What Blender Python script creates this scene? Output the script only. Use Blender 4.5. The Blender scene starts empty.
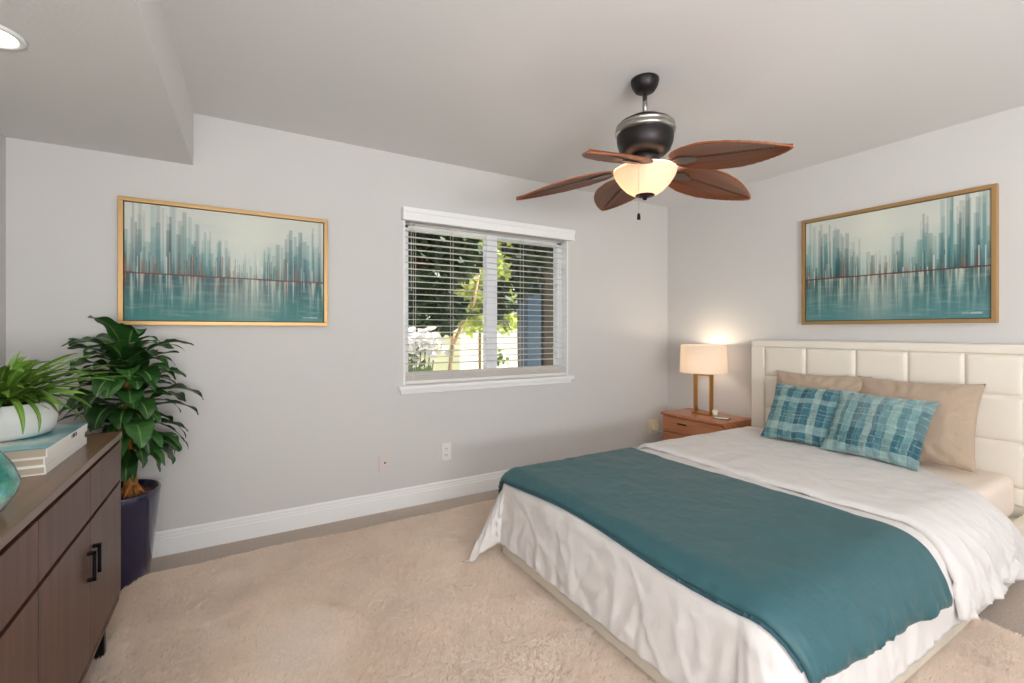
import bpy, bmesh, math, random
from mathutils import Vector, Matrix, noise
PI = math.pi
S = bpy.context.scene
C = S.collection
random.seed(7)

# ------------------------------------------------------------------ camera
cd = bpy.data.cameras.new('camera'); cam = bpy.data.objects.new('camera', cd); C.objects.link(cam)
cd.sensor_width = 36; cd.lens = 463 / 1024 * 36; cd.shift_y = -0.01025; cd.clip_start = 0.02; cd.clip_end = 200
cam.location = (0, 0, 1.22); cam.rotation_euler = (PI / 2, 0, -math.radians(30.8))
S.camera = cam
# ------------------------------------------------------------------ world, sun, added fill lamps, exposure
W = bpy.data.worlds.new('sky'); S.world = W; W.use_nodes = True
wn = W.node_tree.nodes; wn.clear()
wo = wn.new('ShaderNodeOutputWorld'); wb = wn.new('ShaderNodeBackground'); ws = wn.new('ShaderNodeTexSky')
ws.sky_type = 'HOSEK_WILKIE'; ws.turbidity = 7.0; ws.sun_direction = (0.6, 0.1, 0.8)
wb.inputs[1].default_value = 2.8
W.node_tree.links.new(ws.outputs[0], wb.inputs[0]); W.node_tree.links.new(wb.outputs[0], wo.inputs[0])
def light(name, kind, loc, energy, color=(1, 1, 1), rot=(0, 0, 0), **kw):
    l = bpy.data.lights.new(name, kind); l.energy = energy; l.color = color
    for k, v in kw.items(): setattr(l, k, v)
    o = bpy.data.objects.new(name, l); C.objects.link(o); o.location = loc; o.rotation_euler = rot
    return o
sd = Vector((-0.55, 0.10, -0.83))
light('sun', 'SUN', (6, 2, 8), 13.0, (1, .96, .9), sd.to_track_quat('-Z', 'Y').to_euler(), angle=0.01)
# unseen fill lamp added behind the camera, tilted up to brighten the ceiling
light('added_ceiling_fill', 'AREA', (.3, -2.76, 1.05), 250, (0.975, 0.985, 1.0), (PI / 2 + 1.2, 0, 0), shape='RECTANGLE', size=2.2, size_y=1.5)
light('added_side_fill', 'AREA', (-.90, -.50, 1.30), 26, (0.965, 0.985, 1.0), (PI / 2 - .05, 0, -PI / 2), shape='RECTANGLE', size=1.6, size_y=1.5)  # unseen fill lamp added on the left to light the room sideways
S.view_settings.view_transform = 'Standard'; S.view_settings.look = 'None'
S.view_settings.gamma = 1.0; S.view_settings.use_curve_mapping = False
S.view_settings.exposure = 0.10
S.cycles.use_denoising = True
S.cycles.max_bounces = 10; S.cycles.diffuse_bounces = 6; S.cycles.transparent_max_bounces = 12
S.cycles.sample_clamp_indirect = 6.0

# ------------------------------------------------------------------ helpers
def srgb(r, g, b):
    f = lambda c: (c / 255 / 12.92) if c / 255 <= .04045 else ((c / 255 + .055) / 1.055) ** 2.4
    return (f(r), f(g), f(b), 1)
def mat(name, col, rough=.5, metal=0, bump=None, var=None, sheen=0, spec=None, emit=None, coat=0, trans=0, coords='Object'):
    """col sRGB; bump=(scale, strength[, stretch]); var=(scale, amount[, stretch]) mottles the colour"""
    m = bpy.data.materials.new(name); m.use_nodes = True
    nt = m.node_tree; b = nt.nodes['Principled BSDF']; L = nt.links
    c = srgb(*col); b.inputs['Base Color'].default_value = c
    b.inputs['Roughness'].default_value = rough; b.inputs['Metallic'].default_value = metal
    if sheen: b.inputs['Sheen Weight'].default_value = sheen; b.inputs['Sheen Roughness'].default_value = .4
    if spec is not None: b.inputs['Specular IOR Level'].default_value = spec
    if coat: b.inputs['Coat Weight'].default_value = coat; b.inputs['Coat Roughness'].default_value = .08
    if trans: b.inputs['Transmission Weight'].default_value = trans
    if emit: b.inputs['Emission Color'].default_value = srgb(*emit[0]); b.inputs['Emission Strength'].default_value = emit[1]
    tc = nt.nodes.new('ShaderNodeTexCoord')
    def ntex(scale, stretch=None, detail=5):
        mp = nt.nodes.new('ShaderNodeMapping'); L.new(tc.outputs[coords], mp.inputs[0])
        if stretch: mp.inputs['Scale'].default_value = stretch
        n = nt.nodes.new('ShaderNodeTexNoise'); n.inputs['Scale'].default_value = scale; n.inputs['Detail'].default_value = detail
        L.new(mp.outputs[0], n.inputs['Vector']); return n
    if var:
        n = ntex(var[0], var[2] if len(var) > 2 else None)
        r = nt.nodes.new('ShaderNodeValToRGB'); a = var[1]
        r.color_ramp.elements[0].position = .3; r.color_ramp.elements[1].position = .7
        r.color_ramp.elements[0].color = (c[0] * (1 - a), c[1] * (1 - a), c[2] * (1 - a), 1)
        r.color_ramp.elements[1].color = (min(1, c[0] * (1 + a)), min(1, c[1] * (1 + a)), min(1, c[2] * (1 + a)), 1)
        L.new(n.outputs[0], r.inputs[0]); L.new(r.outputs[0], b.inputs['Base Color'])
    if bump:
        n = ntex(bump[0], bump[2] if len(bump) > 2 else None, 6)
        bp = nt.nodes.new('ShaderNodeBump'); bp.inputs['Strength'].default_value = bump[1]; bp.inputs['Distance'].default_value = .01
        L.new(n.outputs[0], bp.inputs['Height']); L.new(bp.outputs[0], b.inputs['Normal'])
    return m
def attr_mat(name, rough=.5, bump=None, coat=0, sheen=0):
    m = mat(name, (128, 128, 128), rough, bump=bump, coat=coat, sheen=sheen)
    n = m.node_tree.nodes.new('ShaderNodeAttribute'); n.attribute_name = 'Col'
    m.node_tree.links.new(n.outputs['Color'], m.node_tree.nodes['Principled BSDF'].inputs['Base Color']); return m

class MB:
    """collects shapes, then links them as one mesh object"""
    def __init__(s): s.bm = bmesh.new(); s.smooth = set()
    def _xf(s, vs, M):
        if M: bmesh.ops.transform(s.bm, matrix=M, verts=vs)
    def box(s, x0, x1, y0, y1, z0, z1, bev=0, seg=2, M=None):
        r = bmesh.ops.create_cube(s.bm, size=1)
        vs = r['verts']
        bmesh.ops.transform(s.bm, matrix=Matrix.Translation(((x0 + x1) / 2, (y0 + y1) / 2, (z0 + z1) / 2)) @ Matrix.Diagonal((abs(x1 - x0), abs(y1 - y0), abs(z1 - z0), 1)), verts=vs)
        if bev:
            es = list({e for v in vs for e in v.link_edges})
            rr = bmesh.ops.bevel(s.bm, geom=es, offset=bev, segments=seg, affect='EDGES', profile=.6)
            vs = list({v for f in rr['faces'] for v in f.verts} | {v for v in vs if v.is_valid})
        s._xf(vs, M); return s
    def lathe(s, prof, n=40, M=None, a0=0, a1=2 * PI, caps=True):
        full = abs(a1 - a0 - 2 * PI) < 1e-6; rings = []; new = []
        for r, z in prof:
            ring = []
            for i in range(n if full else n + 1):
                a = a0 + (a1 - a0) * i / n
                v = s.bm.verts.new((r * math.cos(a), r * math.sin(a), z)); ring.append(v); new.append(v)
            rings.append(ring)
        m = len(rings[0])
        for A, B in zip(rings, rings[1:]):
            for i in range(n):
                j = (i + 1) % m
                f = s.bm.faces.new((A[i], A[j], B[j], B[i])); f.smooth = True
        if caps and full:
            for R, rev in ((rings[0], True), (rings[-1], False)):
                try: s.bm.faces.new(list(reversed(R)) if rev else R)
                except ValueError: pass
        s._xf(new, M); return s
    def tube(s, pts, r, n=10, M=None, caps=True):
        pts = [Vector(p) for p in pts]; rs = r if isinstance(r, (list, tuple)) else [r] * len(pts)
        rings = []; new = []; up = Vector((.13, .31, .94)).normalized()
        for i, p in enumerate(pts):
            d = (pts[min(i + 1, len(pts) - 1)] - pts[max(i - 1, 0)]).normalized()
            a = d.cross(up if abs(d.dot(up)) < .95 else Vector((1, 0, 0))).normalized(); b = d.cross(a)
            ring = [s.bm.verts.new(p + (a * math.cos(t) + b * math.sin(t)) * rs[i]) for t in [2 * PI * k / n for k in range(n)]]
            rings.append(ring); new += ring
        for A, B in zip(rings, rings[1:]):
            for k in range(n):
                f = s.bm.faces.new((A[k], A[(k + 1) % n], B[(k + 1) % n], B[k])); f.smooth = True
        if caps: s.bm.faces.new(list(reversed(rings[0]))); s.bm.faces.new(rings[-1])
        s._xf(new, M); return s
    def grid(s, fn, nu, nv, smooth=True, closed=False):
        vs = [[s.bm.verts.new(fn(i / nu, j / nv)) for j in range(nv + 1)] for i in range(nu + 1)]
        for i in range(nu):
            for j in range(nv):
                f = s.bm.faces.new((vs[i][j], vs[i + 1][j], vs[i + 1][j + 1], vs[i][j + 1])); f.smooth = smooth
        return vs
    def build(s, name, m, parent=None, loc=None, rot=None, recalc=False, auto=False):
        if recalc: bmesh.ops.recalc_face_normals(s.bm, faces=s.bm.faces)
        me = bpy.data.meshes.new(name); s.bm.to_mesh(me); s.bm.free()
        me.materials.append(m)
        o = bpy.data.objects.new(name, me); C.objects.link(o)
        if parent: o.parent = parent
        if loc: o.location = loc
        if rot: o.rotation_euler = rot
        return o
def tag(o, label=None, cat=None, group=None, kind=None):
    if label: o['label'] = label
    if cat: o['category'] = cat
    if group: o['group'] = group
    if kind: o['kind'] = kind
    return o
def empty(name, loc, label, cat, group=None, rz=0):
    o = bpy.data.objects.new(name, None); C.objects.link(o); o.location = loc; o.rotation_euler = (0, 0, rz)
    return tag(o, label, cat, group)
def struct(o): o['kind'] = 'structure'; return o
def copy_tree(o, parent=None):
    c = o.copy(); C.objects.link(c); c.parent = parent
    for ch in list(o.children): copy_tree(ch, c)
    return c
def fbm(x, y, z=0.0, o=4): return noise.fractal(Vector((x, y, z)), 1.0, 2.0, o)
def clamp(a, lo, hi): return max(lo, min(hi, a))
def sstep(a, b, x):
    t = clamp((x - a) / (b - a), 0, 1); return t * t * (3 - 2 * t)

# ------------------------------------------------------------------ materials
M_wall = mat('painted_wall', (209, 207, 204), .75, bump=(220, .06), var=(1.5, .01))
M_ceil = mat('ceiling_paint', (221, 220, 219), .85, bump=(120, .10))
M_trim = mat('white_trim', (240, 240, 238), .35)
M_vinyl = mat('white_vinyl', (232, 234, 238), .35)
M_slat = mat('blind_slat', (226, 222, 216), .45)
M_carpet = mat('carpet', (186, 168, 152), .95, bump=(260, .6), var=(90, .14), sheen=.3)
M_shag = mat('shag_pile', (248, 232, 216), .85, var=(6, .04))
M_shagbase = mat('shag_backing', (226, 213, 198), .95, bump=(200, .8))
def wood(name, dark, light, ax='Y', scale=1.0, rough=.4, coat=0):
    m = bpy.data.materials.new(name); m.use_nodes = True; nt = m.node_tree; L = nt.links; b = nt.nodes['Principled BSDF']
    tc = nt.nodes.new('ShaderNodeTexCoord'); mp = nt.nodes.new('ShaderNodeMapping'); L.new(tc.outputs['Object'], mp.inputs[0])
    st = {'X': (1.2, 18, 18), 'Y': (18, 1.2, 18), 'Z': (18, 18, 1.2)}[ax]
    mp.inputs['Scale'].default_value = [v * scale for v in st]
    n = nt.nodes.new('ShaderNodeTexNoise'); n.inputs['Scale'].default_value = 1.6; n.inputs['Detail'].default_value = 8; n.inputs['Distortion'].default_value = .6
    r = nt.nodes.new('ShaderNodeValToRGB'); r.color_ramp.elements[0].position = .32; r.color_ramp.elements[1].position = .7
    r.color_ramp.elements[0].color = srgb(*dark); r.color_ramp.elements[1].color = srgb(*light)
    L.new(mp.outputs[0], n.inputs['Vector']); L.new(n.outputs[0], r.inputs[0]); L.new(r.outputs[0], b.inputs['Base Color'])
    b.inputs['Roughness'].default_value = rough
    if coat: b.inputs['Coat Weight'].default_value = coat; b.inputs['Coat Roughness'].default_value = .15
    bp = nt.nodes.new('ShaderNodeBump'); bp.inputs['Strength'].default_value = .08; bp.inputs['Distance'].default_value = .005
    L.new(n.outputs[0], bp.inputs['Height']); L.new(bp.outputs[0], b.inputs['Normal'])
    return m
M_wal_top = wood('walnut_top', (88, 60, 43), (124, 90, 66), 'Y', rough=.28, coat=.25)
M_wal = wood('walnut_front', (70, 42, 33), (98, 62, 48), 'Z', rough=.42)
M_walin = mat('walnut_shadow_gap', (26, 19, 16), .8)
M_cherry = wood('nightstand_wood', (156, 92, 56), (196, 130, 86), 'Y', rough=.32, coat=.3)
M_blade = wood('fan_blade_wood', (84, 38, 12), (136, 72, 28), 'X', .8, rough=.42)
M_black = mat('black_metal', (22, 21, 20), .4, .6)
M_bronze = mat('dark_bronze', (48, 44, 44), .42, .7)
M_nickel = mat('brushed_nickel', (168, 164, 158), .32, .95)
M_gold = mat('brushed_gold', (184, 148, 100), .42, .7, bump=(60, .03))
M_brass = mat('antique_brass', (190, 140, 78), .3, .9)
M_cream = mat('cream_leather', (236, 228, 214), .45, bump=(350, .05))
M_creamfab = mat('cream_upholstery', (226, 216, 198), .7, bump=(300, .15))
M_sheet = mat('fitted_sheet', (238, 222, 206), .8, bump=(14, .12))
M_duvet = mat('white_linen', (221, 216, 212), .75, bump=(11, .5), sheen=.08)
M_teal = mat('teal_blanket', (50, 93, 99), .5, bump=(13, .5), sheen=.06)
M_beige = mat('beige_linen', (182, 161, 140), .85, bump=(160, .25), var=(240, .06), sheen=.3)
M_navy = mat('navy_glaze', (24, 26, 62), .16, coat=.8)
M_soil = mat('brown_soil', (134, 80, 54), .95, bump=(90, 1.0), var=(120, .4))
M_bark = mat('tan_trunk', (176, 116, 56), .8, bump=(40, .8), var=(30, .3, (1, 1, .3)))
M_bowl = mat('white_ceramic', (228, 230, 226), .3, bump=(60, .08))
M_paper = mat('book_pages', (196, 182, 160), .9, bump=(500, .4, (.02, .02, 1)))
M_cover = mat('white_cover', (240, 238, 232), .5)
M_ink = mat('dark_ink', (50, 46, 44), .6)
M_outlet = mat('outlet_plastic', (236, 234, 228), .35)
M_outletpk = mat('outlet_plastic_warm', (214, 205, 200), .4)
M_glassw = bpy.data.materials.new('window_glass'); M_glassw.use_nodes = True
_b = M_glassw.node_tree.nodes['Principled BSDF']; _nt = M_glassw.node_tree
_t = _nt.nodes.new('ShaderNodeBsdfTransparent'); _t.inputs[0].default_value = (.96, .98, .97, 1); _g = _nt.nodes.new('ShaderNodeBsdfGlossy'); _g.inputs['Roughness'].default_value = .02
_f = _nt.nodes.new('ShaderNodeFresnel'); _f.inputs[0].default_value = 1.3; _mx = _nt.nodes.new('ShaderNodeMixShader')
_nt.links.new(_f.outputs[0], _mx.inputs[0]); _nt.links.new(_t.outputs[0], _mx.inputs[1]); _nt.links.new(_g.outputs[0], _mx.inputs[2])
_nt.links.new(_mx.outputs[0], _nt.nodes['Material Output'].inputs[0])
def glow_mat(name, col, trans_col, emit, strength):
    """thin translucent shade lit from inside, with some of its own glow"""
    m = bpy.data.materials.new(name); m.use_nodes = True; nt = m.node_tree; nt.nodes.remove(nt.nodes['Principled BSDF'])
    d = nt.nodes.new('ShaderNodeBsdfDiffuse'); d.inputs[0].default_value = srgb(*col)
    t = nt.nodes.new('ShaderNodeBsdfTranslucent'); t.inputs[0].default_value = srgb(*trans_col)
    e = nt.nodes.new('ShaderNodeEmission'); e.inputs[0].default_value = srgb(*emit); e.inputs[1].default_value = strength
    mx = nt.nodes.new('ShaderNodeMixShader'); mx.inputs[0].default_value = .5
    ad = nt.nodes.new('ShaderNodeAddShader')
    nt.links.new(d.outputs[0], mx.inputs[1]); nt.links.new(t.outputs[0], mx.inputs[2])
    nt.links.new(mx.outputs[0], ad.inputs[0]); nt.links.new(e.outputs[0], ad.inputs[1])
    nt.links.new(ad.outputs[0], nt.nodes['Material Output'].inputs[0]); return m
M_shade = glow_mat('linen_lampshade', (246, 242, 236), (242, 228, 210), (255, 220, 184), .12)
M_globe = glow_mat('frosted_glass_bowl', (244, 232, 220), (244, 220, 200), (255, 206, 160), .12)
M_lens = mat('downlight_lens', (255, 255, 255), .5, emit=((255, 248, 236), 12))

# ------------------------------------------------------------------ room shell
XL, XR, YB, YF, H = -0.945, 3.66, 3.14, -2.9, 2.44
WX0, WX1, WZ0, WZ1 = .997, 2.425, 0.845, 2.03
T = .14
struct(MB().box(XL - .3, XR + .3, YF - .3, YB + T, -.12, 0).build('floor', M_carpet))
struct(MB().box(XL - .3, XR + .3, YF - .3, YB + T, H, H + .12).build('ceiling', M_ceil))
w = MB(); w.box(XL - T, WX0, YB, YB + T, 0, H); w.box(WX1, XR + T, YB, YB + T, 0, H)
w.box(WX0, WX1, YB, YB + T, 0, WZ0); w.box(WX0, WX1, YB, YB + T, WZ1, H)
struct(w.build('wall_back', M_wall))
struct(MB().box(XR, XR + T, YF, YB, 0, H).build('wall_right', M_wall))
w = MB(); w.box(XL - T, XL, YF, -1.3, 0, H); w.box(XL - T, XL, .3, YB, 0, H); w.box(XL - T, XL, -1.3, .3, 0, .6); w.box(XL - T, XL, -1.3, .3, 2.15, H)  # gap in the unseen part is invented to suit the side fill
struct(w.build('wall_left', M_wall))
# unseen wall behind the camera; its wide opening is added for the fill lamp
w = MB(); w.box(XL - T, -.6, YF - T, YF, 0, H); w.box(3.2, XR + T, YF - T, YF, 0, H); w.box(-.6, 3.2, YF - T, YF, 2.35, H); w.box(-.6, 3.2, YF - T, YF, 0, .35)
struct(w.build('wall_front', M_wall))
# dropped soffit over the sideboard (a lowered part of the ceiling)
w = MB()
fp = [(XL, YB), (-.205, YB), (-.349, YF), (XL, YF)]
vb = [w.bm.verts.new((x, y, 2.147)) for x, y in fp]; vt = [w.bm.verts.new((x, y, H)) for x, y in fp]
w.bm.faces.new(vb); w.bm.faces.new(list(reversed(vt)))
for i in range(4): w.bm.faces.new((vb[i], vt[i], vt[(i + 1) % 4], vb[(i + 1) % 4]))
struct(w.build('ceiling_soffit', M_ceil, recalc=True))
# baseboards with a stepped moulding
def base_prof(mb, p0, p1, n):
    prof = [(0, 0), (.016, 0), (.016, .088), (.012, .092), (.012, .104), (.009, .108), (.009, .124), (.004, .132), (0, .132)]
    p0, p1, n = Vector(p0), Vector(p1), Vector(n)
    A = [mb.bm.verts.new(p0 + n * a + Vector((0, 0, b))) for a, b in prof]; B = [mb.bm.verts.new(p1 + n * a + Vector((0, 0, b))) for a, b in prof]
    for i in range(len(prof) - 1): mb.bm.faces.new((A[i], B[i], B[i + 1], A[i + 1]))
    mb.bm.faces.new(A); mb.bm.faces.new(list(reversed(B)))
w = MB(); base_prof(w, (XL, YB, 0), (XR, YB, 0), (0, -1, 0)); struct(w.build('baseboard_back', M_trim, recalc=True))
w = MB(); base_prof(w, (XR, YB - .016, 0), (XR, YF, 0), (-1, 0, 0)); struct(w.build('baseboard_right', M_trim, recalc=True))
w = MB(); base_prof(w, (XL, YB - .016, 0), (XL, YF, 0), (1, 0, 0)); struct(w.build('baseboard_left', M_trim, recalc=True))

# window: jamb liner, vinyl slider, glass, stool and apron
win = struct(MB().box(WX0 - .001, WX0 + .012, YB - .002, YB + T, WZ0, WZ1).box(WX1 - .012, WX1 + .001, YB - .002, YB + T, WZ0, WZ1)
             .box(WX0, WX1, YB - .002, YB + T, WZ1 - .012, WZ1).build('window_1', M_trim))
f = MB(); fy0, fy1 = YB + .075, YB + .13
f.box(WX0 + .012, WX0 + .06, fy0, fy1, WZ0, WZ1 - .012, .004); f.box(WX1 - .06, WX1 - .012, fy0, fy1, WZ0, WZ1 - .012, .004)
f.box(WX0 + .012, WX1 - .012, fy0, fy1, WZ0, WZ0 + .07, .004); f.box(WX0 + .012, WX1 - .012, fy0, fy1, WZ1 - .075, WZ1 - .012, .004)
f.box(1.68, 1.775, fy0 - .01, fy1, WZ0 + .05, WZ1 - .05, .004)
f.build('window_frame', M_vinyl, win)
g = MB(); g.box(WX0 + .05, 1.70, fy0 + .026, fy0 + .031, WZ0 + .05, WZ1 - .06); g.build('window_pane', M_glassw, win)
g = MB(); g.box(1.76, WX1 - .05, fy0 + .036, fy0 + .041, WZ0 + .05, WZ1 - .06); g.build('window_pane', M_glassw, win)
s_ = MB(); s_.box(.955, 2.462, YB - .045, YB + .08, .815, .842, .006); s_.box(.975, 2.45, YB - .018, YB, .782, .815, .004)
s_.build('window_sill', M_trim, win)

# frame of the made-up opening behind the camera, there for the ceiling fill
w2 = struct(MB().box(-.6, -.54, YF - .1, YF - .04, .35, 2.35).box(3.14, 3.2, YF - .1, YF - .04, .35, 2.35).box(1.27, 1.33, YF - .1, YF - .04, .35, 2.35).build('added_opening_2', M_vinyl))

struct(MB().box(XL - .1, XL - .05, -1.3, -1.25, .6, 2.15).box(XL - .1, XL - .05, .25, .3, .6, 2.15).box(XL - .1, XL - .05, -.53, -.47, .6, 2.15).box(XL - .1, XL - .05, -1.3, .3, .6, .65).box(XL - .1, XL - .05, -1.3, .3, 2.1, 2.15).build('added_opening_3', M_vinyl))  # frame of a made-up left opening, unseen, added to go with the side lamp

# ------------------------------------------------------------------ window blind
bl = empty('window_blind', (0, 0, 0), 'white horizontal slatted blind with boxed valance hanging in the window', 'blind')
v = MB(); v.box(.980, 2.455, YB - .055, YB - .002, 1.985, 2.068, .004); v.box(.978, 2.457, YB - .062, YB - .05, 2.035, 2.07, .004); v.box(.978, 2.457, YB - .06, YB - .05, 1.98, 1.995, .003)
v.build('valance', M_trim, bl)
s_ = MB(); zs = []; z = 1.972
while z > .95: zs.append(z); z -= .0447
def slat(mb, z, tilt, yc=YB + .028):
    def fn(a, b):
        y = (b - .5) * .048; zz = .0022 * (1 - (2 * b - 1) ** 2)
        return Vector((WX0 + .016 + a * (WX1 - WX0 - .032), yc + y * math.cos(tilt), z + y * math.sin(tilt) + zz))
    for dz in (0, -.0026):
        mb.grid(lambda a, b: fn(a, b) + Vector((0, 0, dz)), 1, 4)
    for b in (0, 1):
        mb.grid(lambda a, c: fn(a, b) + Vector((0, 0, -.0026 * c)), 1, 1, False)
for z in zs: slat(s_, z, random.uniform(-.03, .05) + .03)
s_.build('slats', M_slat, bl)
MB().box(WX0 + .014, WX1 - .014, YB + .0, YB + .056, 1.985, 2.016, .002).build('head_rail', M_slat, bl)
s_ = MB()
for i, z in enumerate((.921, .907, .893, .880)): slat(s_, z, .42 + random.uniform(-.02, .02))
s_.build('stacked_slats', M_slat, bl)
MB().box(WX0 + .014, WX1 - .014, YB + .003, YB + .053, .847, .868, .004).build('bottom_rail', M_slat, bl)
for x in (1.085, 1.37, 1.98, 2.34):
    for dy in (.004, .052): MB().tube([(x, YB + dy, 1.98), (x, YB + dy, .86)], .0014, 5).build('ladder_cord', M_slat, bl)
c_ = MB(); c_.tube([(1.05, YB - .005, 1.98), (1.05, YB - .005, 1.5)], .002, 5); c_.build('tilt_cord', M_slat, bl)

# ------------------------------------------------------------------ outside the window
gr = struct(MB().box(-6, 16, YB + T + .3, 30, -.2, -.1).build('patio_ground', mat('pale_concrete', (226, 214, 196), .9, bump=(30, .2), var=(2, .05))))
lawn = MB(); lawn.box(3.0, 12, 7.6, 11, -.1, -.06); struct(lawn.build('lawn_ground', mat('lawn_green', (150, 180, 80), .95, bump=(80, 1), var=(40, .3))))
gw = MB(); gw.box(-3, 3.9, 8.6, 8.8, -.1, 1.15)
gwo = tag(gw.build('garden_wall', mat('pale_stucco', (246, 240, 226), .9, bump=(40, .2))), 'low pale stucco garden wall beyond the patio', 'wall')
MB().box(-3.02, 3.92, 8.56, 8.84, 1.15, 1.2, .01).build('coping', mat('coping_stone', (214, 196, 170), .9), gwo)
gf = tag(MB().box(5.5, 14, 15, 15.2, -.1, 1.5).build('boundary_fence', mat('white_boards', (240, 236, 226), .8)), 'distant pale fence behind the lawn', 'fence')
def leaf_cluster(mb, center, radii, n, size, rnd, pt=None):
    cx, cy, cz = center
    for _ in range(n):
        while True:
            p = Vector((rnd.uniform(-1, 1), rnd.uniform(-1, 1), rnd.uniform(-1, 1)))
            if p.length <= 1 and p.length > .2: break
        q = Vector((cx + p.x * radii[0], cy + p.y * radii[1], cz + p.z * radii[2]))
        d = Vector((rnd.uniform(-1, 1), rnd.uniform(-1, 1), rnd.uniform(-.9, .3))).normalized()
        a = d.cross(Vector((rnd.uniform(-1, 1), rnd.uniform(-1, 1), rnd.uniform(-1, 1)))).normalized() * size * .28
        L = d * size * rnd.uniform(.7, 1.2)
        vs = [mb.bm.verts.new(x) for x in (q, q + L * .35 + a, q + L * .75 + a * .7, q + L, q + L * .75 - a * .7, q + L * .35 - a)]
        mb.bm.faces.new(vs)
rn = random.Random(3)
t1 = empty('shade_tree', (2.55, 6, -.1), 'tree with dark green leaves and slim bent trunk outside the left window pane', 'tree')
tb = MB(); tb.tube([(2.55, 6, -.1), (2.56, 6, .6), (2.6, 6, 1.0), (2.74, 6, 1.28), (2.98, 6.1, 1.6), (3.1, 6.1, 2.2)], [.034, .032, .03, .026, .022, .016], 8)
tb.tube([(2.62, 6, 1.05), (2.4, 5.9, 1.5), (2.2, 5.7, 2.1)], [.03, .025, .015], 8)
o = tb.build('trunk', mat('pale_bark', (198, 168, 128), .9, bump=(30, .6))); o.parent = t1; o.matrix_parent_inverse = Matrix.Translation(t1.location).inverted()
tf = MB()
for c, r, n in (((1.95, 5.6, 2.2), (.5, .4, .75), 1500), ((2.38, 5.6, 2.45), (.42, .4, .65), 1300), ((2.12, 5.5, 1.5), (.45, .3, .28), 600), ((2.1, 5.6, 2.9), (.8, .4, .5), 900), ((3.0, 5.7, 3.0), (.5, .3, .3), 250)):
    leaf_cluster(tf, c, r, n, .17, rn)
o = tf.build('foliage', mat('tree_leaf', (44, 74, 34), .5, var=(4, .4))); o.parent = t1; o.matrix_parent_inverse = Matrix.Translation(t1.location).inverted()
def at_loc(mb, name, m, root):
    bmesh.ops.translate(mb.bm, vec=-Vector(root.location), verts=mb.bm.verts); return mb.build(name, m, root)
t2 = empty('flowering_shrub', (1.75, 5.1, -.1), 'shrub with white pointed blooms at the lower left window corner', 'shrub')
tf = MB(); leaf_cluster(tf, (1.78, 5.1, 1.12), (.24, .16, .2), 60, .16, rn); leaf_cluster(tf, (2.0, 5.1, 1.1), (.2, .12, .12), 30, .14, rn)
at_loc(tf, 'blossoms', mat('white_bloom', (240, 238, 240), .7), t2)
tf = MB()
for k in range(6): tf.tube([(1.76 + .02 * k, 5.1, -.1), (1.7 + .06 * k, 5.1, 1.1)], .008, 5)
leaf_cluster(tf, (1.75, 5.15, .75), (.22, .16, .35), 60, .16, rn)
at_loc(tf, 'stems', mat('grey_green', (120, 140, 100), .8), t2)
t3 = empty('bright_tree', (4.4, 8.6, -.1), 'sunlit yellow green tree seen through the right window pane', 'tree')
tf = MB()
for c, r, n in (((4.1, 8.4, 2.4), (.6, .5, 1.0), 900), ((4.9, 8.6, 2.7), (.6, .5, .9), 800), ((4.0, 8.4, 1.6), (.5, .4, .4), 400), ((5.2, 9.4, 1.5), (.6, .4, .3), 300), ((5.6, 8.8, 3.2), (.8, .5, .8), 500)): leaf_cluster(tf, c, r, n, .18, rn)
at_loc(tf, 'foliage', mat('lime_leaf', (206, 214, 120), .6, var=(3, .25)), t3)
tb = MB(); tb.tube([(4.4, 8.7, -.1), (4.4, 8.7, 1.2), (4.3, 8.6, 2.6)], [.03, .03, .02], 8); at_loc(tb, 'trunk', mat('bark_b', (150, 120, 90), .9), t3)
t4 = empty('near_branch_tree', (3.35, 4.9, -.1), 'dark leafy branches in front of the blue grey porch post', 'tree')
tf = MB()
for c, r, n in (((3.1, 4.7, 2.25), (.42, .2, .28), 200), ((3.0, 4.75, 1.85), (.25, .15, .2), 60), ((2.62, 4.7, 1.55), (.13, .12, .28), 60)): leaf_cluster(tf, c, r, n, .17, rn)
at_loc(tf, 'foliage', mat('branch_leaf', (44, 68, 40), .5), t4)
M_twig = mat('grey_twig', (96, 90, 80), .8)
tb = MB(); tb.tube([(3.0, 4.85, -.1), (2.98, 4.85, 1.2), (2.95, 4.8, 2.3)], [.014, .012, .01], 6); tb.tube([(2.97, 4.83, 1.5), (2.7, 4.72, 1.75), (2.6, 4.7, 1.5)], .006, 5)
at_loc(tb, 'branches', M_twig, t4)
pp = tag(MB().box(3.22, 3.44, 5.02, 5.24, -.1, 3.2, .01).build('porch_post', mat('blue_grey_paint', (72, 94, 116), .6)), 'square blue grey painted porch post outside the right pane', 'post')
MB().box(3.2, 3.46, 5.0, 5.26, -.1, .1, .008).build('plinth', mat('blue_grey_paint_b', (68, 90, 110), .6), pp)
cypress = tag(MB().box(3.52, 3.86, 5.1, 5.45, -.1, 3.4, .03).build('brown_pillar', mat('dark_timber', (72, 62, 54), .8, bump=(20, .6, (1, 1, .2)), var=(16, .35, (6, 6, .6)))), 'wide dark brown timber pillar beside the blue grey post', 'pillar')
fl = empty('flower_bed', (3.0, 5.6, -.1), 'low bed of red and green garden flowers under the right pane', 'flowers')
tf = MB(); leaf_cluster(tf, (3.2, 6.0, .5), (.45, .2, .16), 90, .09, rn); at_loc(tf, 'blooms', mat('red_bloom', (170, 84, 70), .7), fl)
tf = MB(); leaf_cluster(tf, (3.2, 6.0, .25), (.5, .25, .35), 200, .12, rn); leaf_cluster(tf, (3.35, 6.0, .85), (.12, .12, .16), 30, .1, rn)
for k in range(9): tf.tube([(2.85 + k * .09, 6, -.1), (2.85 + k * .09, 6, .5)], .006, 5)
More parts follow.
